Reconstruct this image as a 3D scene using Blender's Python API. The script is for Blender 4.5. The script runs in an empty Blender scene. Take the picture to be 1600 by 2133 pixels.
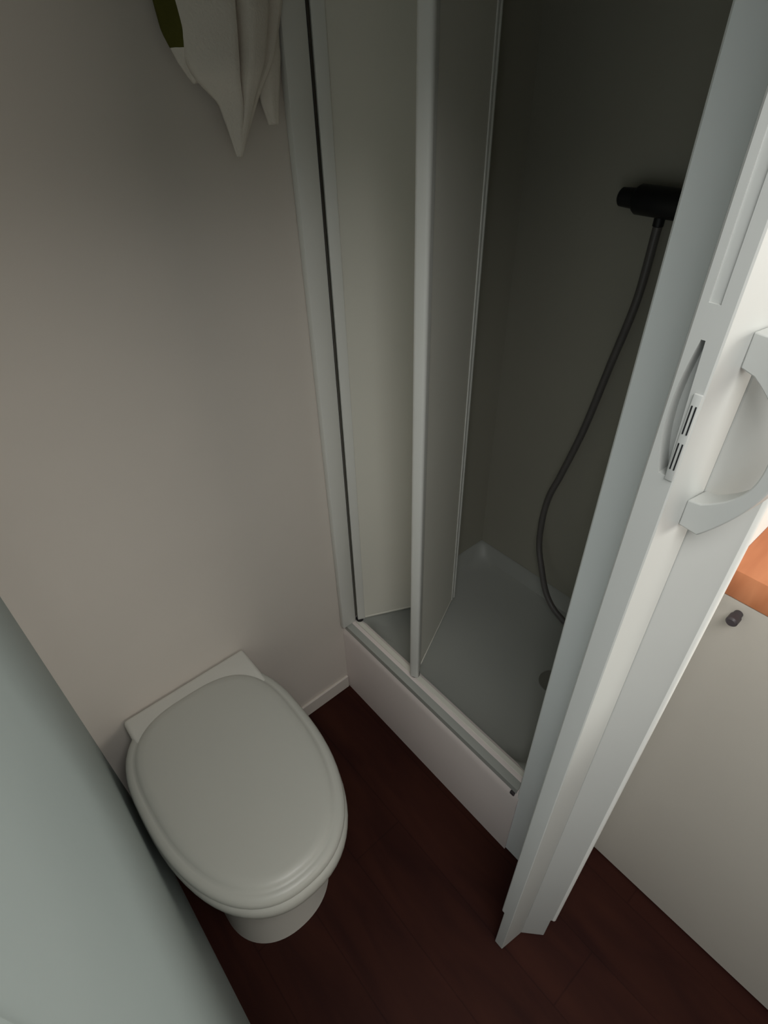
import bpy, bmesh, math
from mathutils import Vector, Matrix, noise

K = 0.9          # plan units -> metres
S = bpy.context.scene
COL = S.collection

# ------------------------------------------------------------------ camera
def unit(v):
    v = Vector(v); v.normalize(); return v
PX, PY, FPX = 800.0, 1066.5, 1181.7805
def vp(x, y): return unit((x - PX, PY - y, -FPX))
CX = vp(2609.527, 60.278)      # direction along the back wall
CY = vp(-482.0, 149.0)         # direction along the shower front
CZ = -vp(842.0, 2530.0)        # up
cam_d = bpy.data.cameras.new('camera')
cam = bpy.data.objects.new('camera', cam_d); COL.objects.link(cam)
rot = Matrix((CX, CY, CZ))
cam.matrix_world = Matrix.Translation((0, 0, 1.6 * K)) @ rot.to_4x4()
cam_d.sensor_fit = 'VERTICAL'; cam_d.sensor_height = 32.0
cam_d.lens = FPX / 2133.0 * 32.0
cam_d.clip_start = 0.01
S.camera = cam

# ------------------------------------------------------------------ light
S.view_settings.view_transform = 'Standard'
S.view_settings.look = 'None'
S.view_settings.exposure = 0.22
S.view_settings.gamma = 1.0
S.view_settings.use_curve_mapping = False
W = bpy.data.worlds.new('world'); S.world = W; W.use_nodes = True
bg = W.node_tree.nodes['Background']
bg.inputs[0].default_value = (0.70, 0.85, 0.88, 1); bg.inputs[1].default_value = 0.008

def area(name, loc, target, size, power, col):
    d = bpy.data.lights.new(name, 'AREA'); d.shape = 'RECTANGLE'
    d.size, d.size_y = size; d.energy = power; d.color = col
    o = bpy.data.objects.new(name, d); COL.objects.link(o)
    o.location = Vector(loc) * K
    o.rotation_euler = (Vector(target) - Vector(loc)).to_track_quat('-Z', 'Y').to_euler()
    return o
area('kitchen_window_light', (1.0, -1.9, 1.35), (0.3, 0.5, 0.7), (0.8, 0.8), 6.2, (1.0, 0.92, 0.82))
area('side_window_light', (1.9, -1.45, 1.45), (0.4, 0.2, 0.9), (0.8, 0.6), 20.0, (1.0, 0.99, 0.92))
area('rooflight', (-0.07, -0.34, 2.15), (0.08, 0.05, 0), (0.75, 0.4), 9.2, (1.0, 1.0, 0.98))
area('passage_light', (-0.1, -0.6, 0.9), (0.3, 0.6, 0.8), (0.5, 0.5), 0.5, (1.0, 0.97, 0.85))
area('passage_fill_light', (-0.32, -0.07, 0.95), (0.6, 0.22, 0.75), (0.22, 0.9), 1.0, (0.93, 0.97, 1.0))  # unseen fill light, added to brighten the free end of the shower wall

# ------------------------------------------------------------------ materials
def mat(name, rgb, rough=0.5, spec=0.4, var=0.03, scale=6.0, bump=0.0, bscale=120.0, metal=0.0, var2=None, sss=0.0):
    m = bpy.data.materials.new(name); m.use_nodes = True
    nt = m.node_tree; b = nt.nodes['Principled BSDF']
    b.inputs['Roughness'].default_value = rough
    b.inputs['Specular IOR Level'].default_value = spec
    b.inputs['Metallic'].default_value = metal
    tc = nt.nodes.new('ShaderNodeTexCoord')
    n = nt.nodes.new('ShaderNodeTexNoise'); n.inputs['Scale'].default_value = scale; n.inputs['Detail'].default_value = 5
    nt.links.new(tc.outputs['Object'], n.inputs['Vector'])
    r = nt.nodes.new('ShaderNodeValToRGB')
    lo = [c * (1 - var) for c in rgb] if var2 is None else var2
    r.color_ramp.elements[0].position = 0.3; r.color_ramp.elements[0].color = (*lo, 1)
    r.color_ramp.elements[1].position = 0.7; r.color_ramp.elements[1].color = (*rgb, 1)
    nt.links.new(n.outputs['Fac'], r.inputs['Fac']); nt.links.new(r.outputs['Color'], b.inputs['Base Color'])
    if bump:
        n2 = nt.nodes.new('ShaderNodeTexNoise'); n2.inputs['Scale'].default_value = bscale
        nt.links.new(tc.outputs['Object'], n2.inputs['Vector'])
        bp = nt.nodes.new('ShaderNodeBump'); bp.inputs['Strength'].default_value = bump; bp.inputs['Distance'].default_value = 0.002
        nt.links.new(n2.outputs['Fac'], bp.inputs['Height']); nt.links.new(bp.outputs['Normal'], b.inputs['Normal'])
    return m
M = {}
M['wall'] = mat('wall_board', (0.76, 0.70, 0.64), 0.6, 0.3, bump=0.05)
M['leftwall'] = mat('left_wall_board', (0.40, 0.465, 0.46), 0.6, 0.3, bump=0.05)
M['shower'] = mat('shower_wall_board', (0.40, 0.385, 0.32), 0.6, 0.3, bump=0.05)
M['ceiling'] = mat('ceiling_board', (0.5, 0.49, 0.46), 0.8, 0.2)
M['plastic'] = mat('white_plastic', (0.86, 0.86, 0.82), 0.45, 0.4)
M['leaf'] = mat('shower_leaf_sheet', (0.82, 0.80, 0.72), 0.5, 0.35, bump=0.08, bscale=60)
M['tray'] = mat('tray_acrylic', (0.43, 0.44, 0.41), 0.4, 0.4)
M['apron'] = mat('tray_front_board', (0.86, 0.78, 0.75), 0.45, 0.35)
M['ceramic'] = mat('white_ceramic', (0.72, 0.71, 0.66), 0.22, 0.5, var=0.01)
M['lid'] = mat('toilet_seat_plastic', (0.54, 0.54, 0.495), 0.35, 0.4, var=0.01)
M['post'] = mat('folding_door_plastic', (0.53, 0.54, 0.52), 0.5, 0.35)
M['jamb'] = mat('jamb_board', (0.90, 0.94, 0.93), 0.5, 0.35)
M['cab'] = mat('cabinet_laminate', (0.60, 0.56, 0.495), 0.55, 0.3, var=0.05, scale=3)
M['black'] = mat('black_plastic', (0.012, 0.012, 0.013), 0.45, 0.4)
M['hose'] = mat('grey_hose', (0.12, 0.11, 0.105), 0.4, 0.5)
M['knob'] = mat('dark_knob', (0.06, 0.05, 0.055), 0.45, 0.4)
M['cloth'] = mat('pale_towel_cloth', (0.86, 0.80, 0.72), 0.95, 0.1, var=0.06, scale=14, bump=0.5, bscale=350)
M['olive'] = mat('olive_towel_cloth', (0.13, 0.125, 0.03), 0.95, 0.1, var=0.3, scale=20, bump=0.5, bscale=350)
M['steel'] = mat('brushed_steel', (0.6, 0.6, 0.6), 0.35, 0.5, metal=1.0)

def wood(name, c1, c2, scale, stretch, rough, planks=None, spec=0.35):
    m = bpy.data.materials.new(name); m.use_nodes = True
    nt = m.node_tree; b = nt.nodes['Principled BSDF']; b.inputs['Roughness'].default_value = rough
    b.inputs['Specular IOR Level'].default_value = spec
    tc = nt.nodes.new('ShaderNodeTexCoord'); mp = nt.nodes.new('ShaderNodeMapping')
    mp.inputs['Scale'].default_value = stretch
    nt.links.new(tc.outputs['Object'], mp.inputs['Vector'])
    n = nt.nodes.new('ShaderNodeTexNoise'); n.inputs['Scale'].default_value = scale; n.inputs['Detail'].default_value = 8
    n.inputs['Distortion'].default_value = 0.6
    nt.links.new(mp.outputs['Vector'], n.inputs['Vector'])
    r = nt.nodes.new('ShaderNodeValToRGB')
    r.color_ramp.elements[0].position = 0.3; r.color_ramp.elements[0].color = (*c1, 1)
    r.color_ramp.elements[1].position = 0.72; r.color_ramp.elements[1].color = (*c2, 1)
    nt.links.new(n.outputs['Fac'], r.inputs['Fac'])
    out = r.outputs['Color']
    if planks:
        br = nt.nodes.new('ShaderNodeTexBrick')
        br.inputs['Color1'].default_value = (1, 1, 1, 1); br.inputs['Color2'].default_value = (0.9, 0.88, 0.88, 1)
        br.inputs['Mortar'].default_value = (0.7, 0.66, 0.66, 1)
        br.inputs['Scale'].default_value = 1.0; br.inputs['Mortar Size'].default_value = 0.0015
        br.inputs['Brick Width'].default_value = 0.9; br.inputs['Row Height'].default_value = planks
        mp2 = nt.nodes.new('ShaderNodeMapping'); mp2.inputs['Rotation'].default_value = (0, 0, math.pi / 2)
        nt.links.new(tc.outputs['Object'], mp2.inputs['Vector']); nt.links.new(mp2.outputs['Vector'], br.inputs['Vector'])
        mx = nt.nodes.new('ShaderNodeMix'); mx.data_type = 'RGBA'; mx.blend_type = 'MULTIPLY'; mx.inputs[0].default_value = 1
        nt.links.new(out, mx.inputs[6]); nt.links.new(br.outputs['Color'], mx.inputs[7]); out = mx.outputs[2]
    nt.links.new(out, b.inputs['Base Color'])
    return m
M['floor'] = wood('red_brown_floor', (0.026, 0.0065, 0.0048), (0.046, 0.013, 0.0078), 4.0, (5, 1, 1), 0.6, 0.13, 0.12)
M['worktop'] = wood('orange_worktop', (0.50, 0.17, 0.07), (0.66, 0.26, 0.12), 5.0, (1, 6, 1), 0.4)

# ------------------------------------------------------------------ builders
def P(p): return Vector(p) * K
class MB:
    def __init__(self): self.bm = bmesh.new()
    def box(self, x0, x1, y0, y1, z0, z1, bev=0.0, seg=2):
        t = bmesh.new()
        vs = [t.verts.new(P((x, y, z))) for x in (x0, x1) for y in (y0, y1) for z in (z0, z1)]
        for f in ((0,1,3,2),(4,6,7,5),(0,4,5,1),(2,3,7,6),(0,2,6,4),(1,5,7,3)): t.faces.new([vs[i] for i in f])
        if bev: bmesh.ops.bevel(t, geom=t.edges[:], offset=bev * K, segments=seg, affect='EDGES', profile=0.5)
        self.merge(t); return self
    def merge(self, t):
        me = bpy.data.meshes.new('tmp'); t.to_mesh(me); t.free(); self.bm.from_mesh(me); bpy.data.meshes.remove(me)
    def prism(self, pts, z0, z1, bev=0.0, seg=2, frame=None, bev_edges='all'):
        """polygon (2D list) extruded from z0 to z1; frame = (origin, u, v, w) maps (a,b,h)"""
        t = bmesh.new(); n = len(pts)
        def mp(a, b, h):
            if frame is None: return P((a, b, h))
            o, u, v, w = frame
            return P(Vector(o) + Vector(u) * a + Vector(v) * b + Vector(w) * h)
        lo = [t.verts.new(mp(a, b, z0)) for a, b in pts]; hi = [t.verts.new(mp(a, b, z1)) for a, b in pts]
        t.faces.new(lo[::-1]); t.faces.new(hi)
        for i in range(n): t.faces.new((lo[i], lo[(i+1) % n], hi[(i+1) % n], hi[i]))
        bmesh.ops.recalc_face_normals(t, faces=t.faces[:])
        if bev: bmesh.ops.bevel(t, geom=t.edges[:], offset=bev * K, segments=seg, affect='EDGES', profile=0.5)
        self.merge(t); return self
    def rings(self, rings, cap0=True, cap1=True):
        t = bmesh.new(); R = [[t.verts.new(P(p)) for p in r] for r in rings]; n = len(R[0])
        for a, b in zip(R, R[1:]):
            for i in range(n): t.faces.new((a[i], a[(i+1) % n], b[(i+1) % n], b[i]))
        if cap0: t.faces.new(R[0][::-1])
        if cap1: t.faces.new(R[-1])
        bmesh.ops.recalc_face_normals(t, faces=t.faces[:])
        self.merge(t); return self
    def tube(self, pts, rad, n=12):
        pts = [Vector(p) for p in pts]; rs = []
        up = Vector((0.31, 0.2, 0.93)).normalized()
        for i, p in enumerate(pts):
            d = (pts[min(i+1, len(pts)-1)] - pts[max(i-1, 0)]).normalized()
            a = d.cross(up)
            if a.length < 0.1: a = d.cross(Vector((1, 0, 0)))
            a.normalize(); b = d.cross(a)
            r = rad[i] if isinstance(rad, (list, tuple)) else rad
            rs.append([p + a * r * math.cos(2*math.pi*k/n) + b * r * math.sin(2*math.pi*k/n) for k in range(n)])
        return self.rings(rs)
    def build(self, name, m, parent=None, smooth=True, origin=None, bevmod=0):
        me = bpy.data.meshes.new(name)
        o = bpy.data.objects.new(name, me); COL.objects.link(o)
        org = Vector((0, 0, 0))
        if parent is not None:
            o.parent = parent; org = parent['_org'] if False else Vector(ORG[parent.name])
            ORG[o.name] = org
        elif origin is not None:
            org = P(origin); o.location = org; ORG[o.name] = org
        else: ORG[o.name] = org
        bmesh.ops.translate(self.bm, verts=self.bm.verts[:], vec=-org)
        self.bm.to_mesh(me); self.bm.free()
        for mm in (m if isinstance(m, (list, tuple)) else [m]): me.materials.append(mm)
        if smooth:
            for p in me.polygons: p.use_smooth = True
            try: me.set_sharp_from_angle(angle=math.radians(38))
            except Exception: pass
        return o
ORG = {}
def empty(name, loc, label=None, cat=None, kind=None, group=None):
    o = bpy.data.objects.new(name, None); COL.objects.link(o); o.location = P(loc); ORG[o.name] = P(loc)
    o.empty_display_size = 0.05
    tag(o, label, cat, kind, group); return o
def tag(o, label=None, cat=None, kind=None, group=None):
    if label: o['label'] = label
    if cat: o['category'] = cat
    if kind: o['kind'] = kind
    if group: o['group'] = group
    return o
def struct(name, mb, m, label, cat, smooth=False, origin=None):
    return tag(mb.build(name, m, None, smooth, origin), label, cat, 'structure')
def cut(o, cutters):
    """subtract closed temporary meshes from o"""
    for mb in cutters:
        c = mb.build('cutter', M['black'], None, False)
        # bring cutter into o's space
        c.location = -ORG[o.name] if o.parent is None else -ORG[o.name]
        saved = o.matrix_world.copy()
        par = o.parent; o.parent = None; o.matrix_world = Matrix.Identity(4)
        md = o.modifiers.new('cut', 'BOOLEAN'); md.operation = 'DIFFERENCE'; md.solver = 'EXACT'; md.object = c
        bpy.context.view_layer.update()
        dg = bpy.context.evaluated_depsgraph_get()
        nm = bpy.data.meshes.new_from_object(o.evaluated_get(dg), depsgraph=dg)
        o.modifiers.clear(); old = o.data; nm.name = old.name; o.data = nm
        o.parent = par
        if par is None: o.location = ORG[o.name]
        cm = c.data; bpy.data.objects.remove(c); bpy.data.meshes.remove(cm); bpy.data.meshes.remove(old)
        for p in nm.polygons: p.use_smooth = False

# ------------------------------------------------------------------ plan (in units of K metres)
XL, YB, XS = -0.077, 0.926, 1.20     # left wall, back wall, shower far wall
YP0, YP1, XP = 0.133, 0.277, 0.598   # end wall of the shower and its free end
CEIL = 2.2

struct('floor', MB().box(-1.6, 3.2, -2.6, 1.05, -0.05, 0), M['floor'], 'dark red-brown wood-look floor below the toilet and folding door', 'floor')
struct('ceiling', MB().box(-1.6, 3.2, -1.2, 1.05, CEIL, CEIL + 0.05), M['ceiling'], 'flat ceiling over the washroom and the passage', 'ceiling')
struct('wall_back', MB().box(XL - 0.08, XP + 0.02, YB, YB + 0.05, 0, CEIL), M['wall'], 'pale beige wall board behind the toilet', 'wall')
struct('wall_left', MB().box(XL - 0.05, XL, 0.118, YB, 0, CEIL), M['leftwall'], 'pale grey-blue wall left of the toilet', 'wall')
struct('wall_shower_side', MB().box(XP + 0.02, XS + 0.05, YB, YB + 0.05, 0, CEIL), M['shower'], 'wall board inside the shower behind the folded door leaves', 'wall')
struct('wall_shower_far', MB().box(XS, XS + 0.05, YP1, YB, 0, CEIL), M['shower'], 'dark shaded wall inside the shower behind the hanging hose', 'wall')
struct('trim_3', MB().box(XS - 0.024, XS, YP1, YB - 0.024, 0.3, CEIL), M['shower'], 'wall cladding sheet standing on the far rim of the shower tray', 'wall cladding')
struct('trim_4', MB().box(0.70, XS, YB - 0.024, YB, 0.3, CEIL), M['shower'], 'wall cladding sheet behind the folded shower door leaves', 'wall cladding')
struct('wall_right', MB().box(XP, 3.2, YP0, YP1, 0, CEIL, 0.003, 1), M['jamb'], 'white end wall of the shower beside the folding door', 'wall')
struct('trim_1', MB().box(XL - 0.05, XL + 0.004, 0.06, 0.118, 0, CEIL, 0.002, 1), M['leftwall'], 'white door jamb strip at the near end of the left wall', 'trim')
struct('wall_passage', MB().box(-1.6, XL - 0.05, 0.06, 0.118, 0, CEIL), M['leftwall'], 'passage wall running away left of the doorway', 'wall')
struct('trim_2', MB().box(XL + 0.006, XP, 0.06, 0.165, 1.84, CEIL), M['post'], 'white header over the folding door opening', 'trim')
struct('baseboard_back', MB().box(XL, XP - 0.006, YB - 0.008, YB, 0, 0.055, 0.002, 1), M['wall'], 'low pale skirting strip along the wall behind the toilet', 'baseboard')

# ------------------------------------------------------------------ shower tray
tray = empty('shower_tray', (0.9, 0.6, 0), 'raised grey-white shower tray with a high front panel', 'shower tray')
def inset_rect(d, z, r, x0=0.632, x1=XS - 0.004, y0=YP1 + 0.004, y1=YB - 0.004, n=6):
    a0, a1, b0, b1 = x0 + d, x1 - d, y0 + d, y1 - d
    pts = []
    for cx, cy, st in ((a1 - r, b1 - r, 0), (a0 + r, b1 - r, 90), (a0 + r, b0 + r, 180), (a1 - r, b0 + r, 270)):
        for k in range(n + 1):
            a = math.radians(st + 90 * k / n); pts.append((cx + r * math.cos(a), cy + r * math.sin(a), z))
    return pts
basin = MB()
outer = lambda z: inset_rect(0, z, 0.001, x0=0.600)
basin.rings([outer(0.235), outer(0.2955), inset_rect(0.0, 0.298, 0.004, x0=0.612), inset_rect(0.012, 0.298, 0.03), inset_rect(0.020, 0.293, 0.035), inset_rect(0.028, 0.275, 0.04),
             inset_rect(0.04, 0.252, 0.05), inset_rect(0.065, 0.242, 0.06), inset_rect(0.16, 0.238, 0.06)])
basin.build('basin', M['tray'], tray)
ap = MB()
ap.prism([(0.594, 0), (0.594, 0.255), (0.5965, 0.268), (0.601, 0.280), (0.607, 0.290), (0.616, 0.2975), (0.624, 0.2989), (0.646, 0.2989), (0.651, 0.295), (0.651, 0.288), (0.64, 0.285), (0.604, 0.234), (0.604, 0)],
         YP1 - 0.006, YB - 0.0005, frame=((0, 0, 0), (1, 0, 0), (0, 0, 1), (0, 1, 0)))
tag(ap.build('front_panel', M['apron'], tray), 'white front panel with a rounded lip')
MB().box(0.594, 0.602, YP1 + 0.006, YP1 + 0.018, 0.268, 0.278, 0.002).build('screw_cap', M['knob'], tray)
dr = MB(); dr.tube([(0.93, 0.42, 0.2385), (0.93, 0.42, 0.243)], 0.035, 24); dr.build('drain_cover', M['steel'], tray)

# ------------------------------------------------------------------ bifold shower door
PA, PB, PF = Vector((0.6375, 0.908)), Vector((0.637, 0.657)), Vector((0.905, 0.782))
ZB, ZT = 0.307, 2.05
bd = empty('shower_door', (0.64, 0.78, 0.3), 'white two-leaf folding shower door standing half folded on the tray rim', 'shower door')
MB().box(0.586, 0.632, YB - 0.018, YB, 0.2995, ZT, 0.004).build('wall_channel', M['plastic'], bd)
MB().box(0.6325, 0.6345, YB - 0.014, YB, 0.2995, ZT).build('seal_strip', M['knob'], bd)
MB().box(0.629, 0.643, YP1 + 0.002, YB - 0.019, 0.2992, 0.3020, 0.001, 1).build('bottom_rail', M['leaf'], bd)
MB().box(0.617, 0.647, YP1 + 0.002, YB - 0.019, ZT, ZT + 0.03, 0.001, 1).build('top_rail', M['plastic'], bd)
def strip2d(a, b, th, off=0.0):
    d = (b - a).normalized(); n = Vector((-d.y, d.x))
    return [tuple(a + n * (off + th/2)), tuple(a + n * (off - th/2)), tuple(b + n * (off - th/2)), tuple(b + n * (off + th/2))]
def leaf(a, b, name):
    d = (b - a).normalized()
    l = MB(); l.prism(strip2d(a + d*0.02, b - d*0.012, 0.006), ZB + 0.004, ZT - 0.006)
    o = l.build(name, M['leaf'], bd, False)
    for nm, s, e, th in (('stile', a, a + d*0.022, 0.013), ('stile', b - d*0.014, b - d*0.001, 0.011)):
        f = MB(); f.prism(strip2d(s, e, th), ZB, ZT - 0.004, 0.002); f.build(nm, M['plastic'], o)
    f = MB(); f.prism(strip2d(a + d*0.021, b - d*0.015, 0.009), ZB, ZB + 0.006, 0.001, 1); f.build('bottom_edge', M['leaf'], o)
    return o
leaf(PA, PF, 'wall_leaf'); leaf(PB, PF, 'sliding_leaf')
f = MB(); dBF = (PF - PB).normalized()
f.prism(strip2d(PB - dBF*0.016, PB + dBF*0.0005, 0.024), ZB - 0.002, ZT - 0.004, 0.006, 3); f.build('leading_edge', M['plastic'], bd)
MB().tube([(PF.x + 0.004, PF.y, ZB), (PF.x + 0.004, PF.y, ZT - 0.004)], 0.006, 10).build('hinge_strip', M['plastic'], bd)
MB().tube([(PA.x + 0.006, PA.y - 0.003, 0.302), (PA.x + 0.006, PA.y - 0.003, ZB + 0.001)], 0.011, 12).build('pivot', M['black'], bd)
MB().tube([(PB.x - 0.001, PB.y + 0.0, 0.302), (PB.x - 0.001, PB.y, ZB + 0.001)], 0.012, 12).build('guide', M['black'], bd)

# ------------------------------------------------------------------ mixer and hose
mx = empty('shower_mixer', (XS - 0.024, 0.58, 1.37), 'dark bar mixer tap on the shower wall above the hose', 'shower tap')
b = MB(); b.tube([(1.14, 0.606, 1.377), (1.14, 0.600, 1.377), (1.14, 0.440, 1.377), (1.14, 0.434, 1.377)], [0.022, 0.026, 0.026, 0.022], 20)
b.tube([(1.145, 0.56, 1.377), (XS - 0.024, 0.56, 1.377)], 0.013, 12); b.tube([(1.145, 0.46, 1.377), (XS - 0.024, 0.46, 1.377)], 0.013, 12)
b.tube([(1.14, 0.552, 1.36), (1.14, 0.552, 1.338)], 0.010, 12)
b.build('body', M['black'], mx)
for s, y0, y1 in ((1, 0.607, 0.640), (-1, 0.433, 0.400)):
    b = MB(); b.tube([(1.14, y0, 1.377), (1.14, y0 + (y1-y0)*0.9, 1.377), (1.14, y1, 1.377)], [0.018, 0.0165, 0.013], 18); b.build('control_knob', M['black'], mx)
def catmull(p, n=8):
    p = [Vector(q) for q in p]; p = [p[0]*2 - p[1]] + p + [p[-1]*2 - p[-2]]; out = []
    for i in range(1, len(p) - 2):
        for k in range(n):
            t = k / n
            out.append(0.5*((2*p[i]) + (p[i+1]-p[i-1])*t + (2*p[i-1]-5*p[i]+4*p[i+1]-p[i+2])*t*t + (3*p[i]-p[i-1]-3*p[i+1]+p[i+2])*t**3))
    out.append(p[-2]); return out
HO = [(1.14, 0.552, 1.337), (1.14, 0.556, 1.20), (1.14, 0.580, 1.045), (1.135, 0.604, 0.878), (1.12, 0.629, 0.742), (1.11, 0.645, 0.665), (1.10, 0.646, 0.59),
      (1.09, 0.634, 0.51), (1.075, 0.605, 0.455), (1.06, 0.563, 0.387), (1.05, 0.510, 0.352), (1.05, 0.44, 0.345), (1.07, 0.37, 0.42), (1.11, 0.345, 0.8), (1.12, 0.335, 1.3), (1.135, 0.325, 1.55), (1.138, 0.322, 1.600)]
h = MB(); h.tube(catmull(HO), 0.0085, 10)
tag(h.build('shower_hose', M['hose'], None, True, (1.14, 0.552, 1.337)), 'grey shower hose hanging in a loop in the shaded shower', 'hose')
rl = MB(); rl.tube([(1.155, 0.300, 1.30), (1.155, 0.300, 1.95)], 0.009, 10)
for z in (1.32, 1.93): rl.tube([(1.155, 0.300, z), (XS - 0.024, 0.300, z)], 0.009, 10)
rl.tube([(1.140, 0.300, 1.62), (1.12, 0.302, 1.70), (1.09, 0.31, 1.80)], [0.011, 0.013, 0.014], 12)
tag(rl.build('shower_rail', M['steel'], None, True, (XS - 0.024, 0.30, 1.3)), 'shower riser rail with handset behind the folding door', 'shower rail')

# ------------------------------------------------------------------ toilet
TX = 0.124
def outline(z, rx, yf, yc, yb, inset=0.0, nf=2.3, nb=2.4, cx=TX, n=72):
    rx -= inset; yf += inset; yb -= inset; pts = []
    for k in range(n):
        a = 2*math.pi*k/n; c, s = math.cos(a), math.sin(a)
        e = nf if s < 0 else nb; r = (yc - yf) if s < 0 else (yb - yc)
        pts.append((cx + rx*math.copysign(abs(c)**(2/e), c), yc + r*math.copysign(abs(s)**(2/e), s), z))
    return pts
wc = empty('toilet', (TX, 0.70, 0), 'white toilet with closed rounded lid against the back wall', 'toilet')
bw = MB()
RG = [(0.000, 0.132, 0.474, 0.60, 0.915, 3.2), (0.012, 0.130, 0.476, 0.60, 0.915, 3.2), (0.08, 0.124, 0.484, 0.61, 0.915, 3.2), (0.17, 0.122, 0.486, 0.62, 0.915, 3.2), (0.24, 0.135, 0.468, 0.63, 0.915, 3.2),
      (0.30, 0.158, 0.438, 0.65, 0.918, 3.2), (0.345, 0.172, 0.412, 0.665, 0.918, 3.2), (0.368, 0.177, 0.400, 0.675, 0.92, 3.4), (0.378, 0.177, 0.400, 0.675, 0.92, 3.4), (0.382, 0.171, 0.406, 0.675, 0.916, 3.4)]
bw.rings([outline(z, rx, yf, yc, yb, nf=2.15, nb=nb, cx=TX - (0.014 if z < 0.26 else 0.0)) for z, rx, yf, yc, yb, nb in RG])
bw.build('bowl', M['ceramic'], wc)
dk = MB(); dk.box(TX - 0.138, TX + 0.166, 0.795, 0.923, 0.36, 0.455, 0.010, 3); dk.build('hinge_deck', M['ceramic'], wc)
st = MB()
st.rings([outline(z, 0.190, 0.383, 0.697, 0.905, i, nb=2.9) for z, i in ((0.384, 0.014), (0.388, 0.006), (0.397, 0.001), (0.410, 0.000), (0.420, 0.002), (0.4265, 0.007), (0.4290, 0.016))])
st.build('seat', M['lid'], wc)
ld = MB()
ld.rings([outline(z, 0.188, 0.388, 0.697, 0.908, i, nb=2.9) for z, i in ((0.4325, 0.014), (0.4325, 0.005), (0.4345, 0.001), (0.4400, 0.0), (0.4480, 0.003), (0.4525, 0.009), (0.4535, 0.016), (0.4540, 0.0200), (0.4575, 0.0235), (0.4610, 0.030), (0.4625, 0.042), (0.4632, 0.08), (0.464, 0.14))])
ld.build('lid', M['lid'], wc)

# ------------------------------------------------------------------ towel on a hook
def interp(tab, z):
    for (z0, a), (z1, c) in zip(tab, tab[1:]):
        if z0 >= z >= z1:
            t = (z0 - z) / (z0 - z1); return a + (c - a) * t
    return tab[-1][1]
def cloth(left, right, ydepth, creases, z0, z1, nu=40, nv=60, th=0.004, olive=None):
    t = MB(); bm = t.bm; lay = []
    for j in range(nv + 1):
        z = z0 + (z1 - z0) * (j / nv); l, r = interp(left, z), interp(right, z); row = []
        for i in range(nu + 1):
            u = i / nu; d = 0
            for cu, cw, ch in creases: d += ch * math.exp(-((u - cu) / cw) ** 2)
            edge = math.sin(math.pi * u) ** 0.6
            w = min(1, (r - l) / 0.12)
            y = ydepth - (0.010 + 0.038 * edge * w - d * w) + 0.004 * noise.noise(Vector((u*3, z*9, 1)))
            row.append(bm.verts.new(P((l + (r - l) * u, y, z))))
        lay.append(row)
    for j in range(nv):
        for i in range(nu):
            f = bm.faces.new((lay[j][i], lay[j][i+1], lay[j+1][i+1], lay[j+1][i]))
            if olive and olive(i / nu, z0 + (z1 - z0) * j / nv): f.material_index = 1
    return t
tw = empty('hand_towel', (0.48, 0.90, 1.5), 'pale hand towel with olive patch hanging pointed on the back wall', 'towel')
left = [(1.96, 0.470), (1.80, 0.440), (1.66, 0.419), (1.63, 0.424), (1.60, 0.428), (1.585, 0.434), (1.57, 0.448), (1.553, 0.466), (1.52, 0.476), (1.485, 0.484)]
right = [(1.96, 0.520), (1.80, 0.565), (1.66, 0.585), (1.60, 0.560), (1.557, 0.528), (1.52, 0.506), (1.485, 0.487)]
t = cloth(left, right, 0.915, [(0.50, 0.045, 0.030), (0.86, 0.06, 0.016)], 1.96, 1.485)
o = t.build('front_fold', [M['cloth'], M['olive']], tw)
md = o.modifiers.new('thick', 'SOLIDIFY'); md.thickness = 0.003
left = [(1.96, 0.456), (1.80, 0.420), (1.70, 0.401), (1.63, 0.407), (1.600, 0.420), (1.575, 0.436)]
right = [(1.96, 0.50), (1.80, 0.47), (1.70, 0.46), (1.63, 0.455), (1.600, 0.448), (1.575, 0.44)]
t = cloth(left, right, 0.922, [(0.5, 0.1, 0.006)], 1.96, 1.575, olive=lambda u, z: 1.618 < z < 1.80)
o = t.build('back_fold', [M['cloth'], M['olive']], tw)
md = o.modifiers.new('thick', 'SOLIDIFY'); md.thickness = 0.003
left = [(1.96, 0.49), (1.80, 0.53), (1.66, 0.545), (1.60, 0.540), (1.55, 0.541), (1.51, 0.554)]
right = [(1.96, 0.525), (1.80, 0.575), (1.66, 0.580), (1.60, 0.577), (1.51, 0.560)]
t = cloth(left, right, 0.924, [(0.5, 0.1, 0.004)], 1.96, 1.52)
o = t.build('side_fold', [M['cloth'], M['olive']], tw)
md = o.modifiers.new('thick', 'SOLIDIFY'); md.thickness = 0.003
hk = MB(); hk.box(0.478, 0.512, YB - 0.006, YB, 1.93, 2.0, 0.002); hk.tube(catmull([(0.495, YB - 0.004, 1.965), (0.495, 0.895, 1.955), (0.495, 0.880, 1.965), (0.495, 0.872, 1.985)], 5), 0.005, 10)
tag(hk.build('wall_hook', M['steel'], None, True, (0.495, YB, 1.96)), 'small wall hook above the hanging towel', 'hook')

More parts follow.
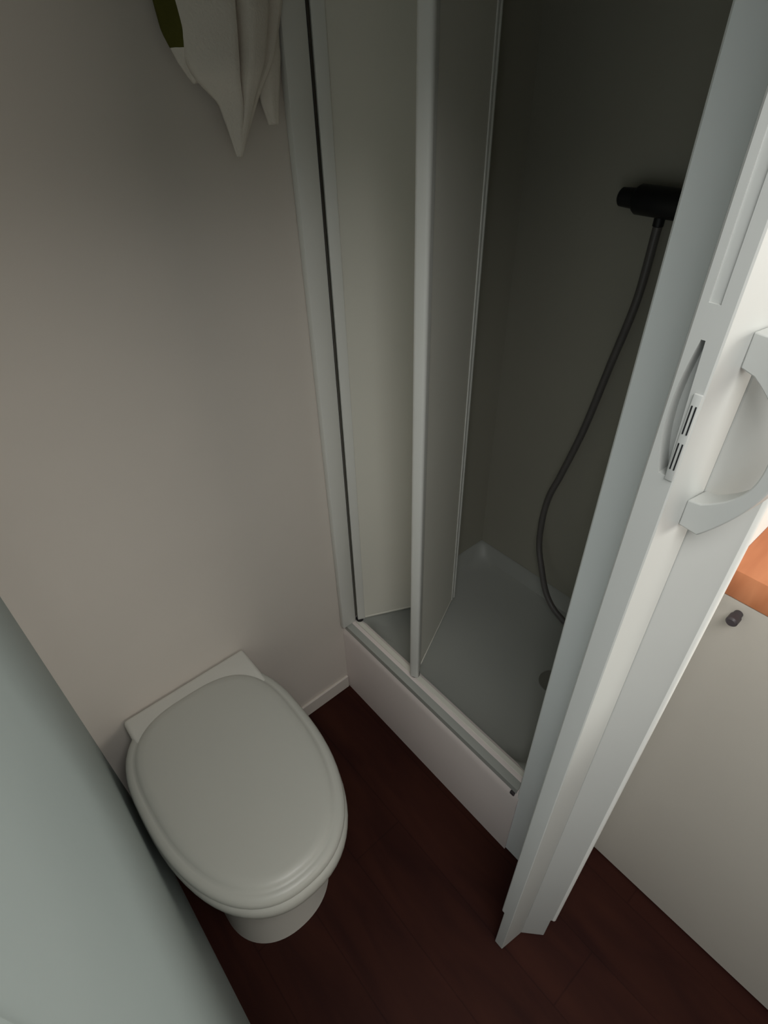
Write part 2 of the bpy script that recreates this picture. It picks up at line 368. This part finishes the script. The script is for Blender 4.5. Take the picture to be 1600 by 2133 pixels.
# ------------------------------------------------------------------ concertina door folded back at the right of the opening
dr = empty('door_1', (0.50, 0.13, 0), 'white folding concertina door pushed open beside the shower, with a bow handle', 'door', 'structure')
A_, B_, C_ = (0.424, 0.137), (0.482, 0.128), (0.520, 0.088)
DT = 1.83
pst = MB(); pst.prism([A_, B_, (0.486, 0.150), (0.470, 0.172), (0.430, 0.1655), (0.424, 0.163)], 0.20, DT, 0.0012, 1)
lp = pst.build('lead_post', M['post'], dr, False)
core = MB(); core.prism([(0.4245, 0.1372), (0.482, 0.1285), (0.482, 0.150), (0.462, 0.160), (0.4245, 0.1575)], 0.006, 0.2005, 0.001, 1)
core.build('post_foot', M['post'], dr, False)
pn = MB(); pn.prism([B_, C_, (0.528, 0.092), (0.490, 0.140)], 0.11, DT, 0.0015, 2); pn.build('folded_panel', M['post'], dr, False)
pn = MB(); pn.prism([(0.482, 0.129), (0.5175, 0.0912), (0.5260, 0.096), (0.490, 0.140)], 0.006, 0.1105, 0.001, 1); pn.build('panel_foot', M['post'], dr, False)
ed = MB(); ed.tube([(0.5245, 0.0895, 0.112), (0.5245, 0.0895, DT)], 0.0055, 12); ed.build('edge_bead', M['plastic'], dr)
for k, (a, c) in enumerate((((0.528, 0.096), (0.548, 0.190)), ((0.552, 0.190), (0.560, 0.096)), ((0.564, 0.096), (0.578, 0.190)), ((0.582, 0.190), (0.592, 0.110)))):
    pn = MB(); pn.prism(strip2d(Vector(a), Vector(c), 0.006), 0.012, DT, 0.001, 1); pn.build('folded_panel', M['post'], dr, False)
# finger recess, groove
def lens(scale=1.0):
    pts = []
    zb, zt = 1.3225, 1.4365; y_in = 0.1455
    for k in range(17):
        s = k / 16; z = zb + (zt - zb) * s
        wid = 0.0130 * (math.sin(math.pi * (0.12 + 0.80 * s)) ** 0.9) * (1.0 - 0.25 * s)
        pts.append((y_in + 0.0045*s + wid, z))
    for k in range(17):
        s = 1 - k / 16; z = zb + (zt - zb) * s; pts.append((y_in + 0.0045*s - 0.0005, z))
    return pts
fr = ((0, 0, 0), (0, 1, 0), (0, 0, 1), (1, 0, 0))
c1 = MB(); c1.prism(lens(), 0.41, 0.4400, frame=fr)
c2 = MB(); c2.box(0.41, 0.4256, 0.1475, 0.1560, 1.462, 2.0)
cut(lp, [c1, c2])
pl = MB(); pl.box(0.4222, 0.4250, 0.1376, 0.1445, 1.320, 1.398, 0.0008, 2)
plo = pl.build('latch_plate', M['post'], dr)
for y0 in (0.1389, 0.1420):
    for z0 in (1.331, 1.364):
        s_ = MB(); s_.box(0.4218, 0.4240, y0, y0 + 0.0011, z0, z0 + 0.0245); s_.build('slot', M['black'], plo, False)
# bow handle on the cream face next to the fold
n_ = Vector((-0.153, -0.988, 0)); tdir = Vector((0.988, -0.153, 0)); o_ = Vector((0.4585, 0.1317, 0))
out_, in_ = [], []
Zm, H2 = 1.3485, 0.0905
for k in range(25):
    s = -1 + 2 * k / 24; q = 1 - abs(s) ** 1.7
    out_.append((0.019 + 0.040 * q, Zm + H2 * s))
for k in range(25):
    s = 1 - 2 * k / 24; q = 1 - abs(s) ** 2.6
    in_.append((0.012 + 0.034 * q, Zm + (H2 - 0.031) * s))
hp = [(0.0, Zm - H2)] + out_ + [(0.0, Zm + H2), (0.0, Zm + H2 - 0.028)] + in_ + [(0.0, Zm - H2 + 0.028)]
hd = MB(); hd.prism(hp, 0.0, 0.026, frame=(o_, n_, Vector((0, 0, 1)), tdir))
ho = hd.build('handle', M['post'], dr, True)
md = ho.modifiers.new('soft', 'BEVEL'); md.width = 0.0012; md.segments = 2; md.limit_method = 'ANGLE'; md.angle_limit = math.radians(50)

# ------------------------------------------------------------------ kitchen cabinet and worktop
XC = 0.767
cb = empty('kitchen_cabinet', (1.05, -0.6, 0), 'pale cabinet with small dark knob to the right of the folding door', 'cabinet')
MB().box(XC + 0.014, XC + 0.60, -1.5, YP0, 0.0, 0.953).build('body', M['cab'], cb, False)
d1 = MB(); d1.box(XC, XC + 0.013, -0.62, YP0 - 0.002, 0.008, 0.951, 0.001, 1); dd = d1.build('door', M['cab'], cb, False)
k_ = MB(); k_.tube([(XC + 0.001, 0.094, 0.930), (XC - 0.008, 0.094, 0.930), (XC - 0.010, 0.094, 0.930), (XC - 0.024, 0.094, 0.930), (XC - 0.027, 0.094, 0.930)], [0.0065, 0.0065, 0.0085, 0.0085, 0.006], 16)
k_.build('knob', M['knob'], dd)
d1 = MB(); d1.box(XC, XC + 0.013, -1.5, -0.624, 0.008, 0.951, 0.001, 1); d1.build('door', M['cab'], cb, False)
wt = MB(); wt.box(XC - 0.002, XC + 0.62, -1.52, YP0, 0.9532, 1.003, 0.0015, 2)
tag(wt.build('worktop', M['worktop'], None, True, (1.05, -0.6, 0.9532)), 'orange-brown wooden worktop lying on the pale cabinet', 'worktop')
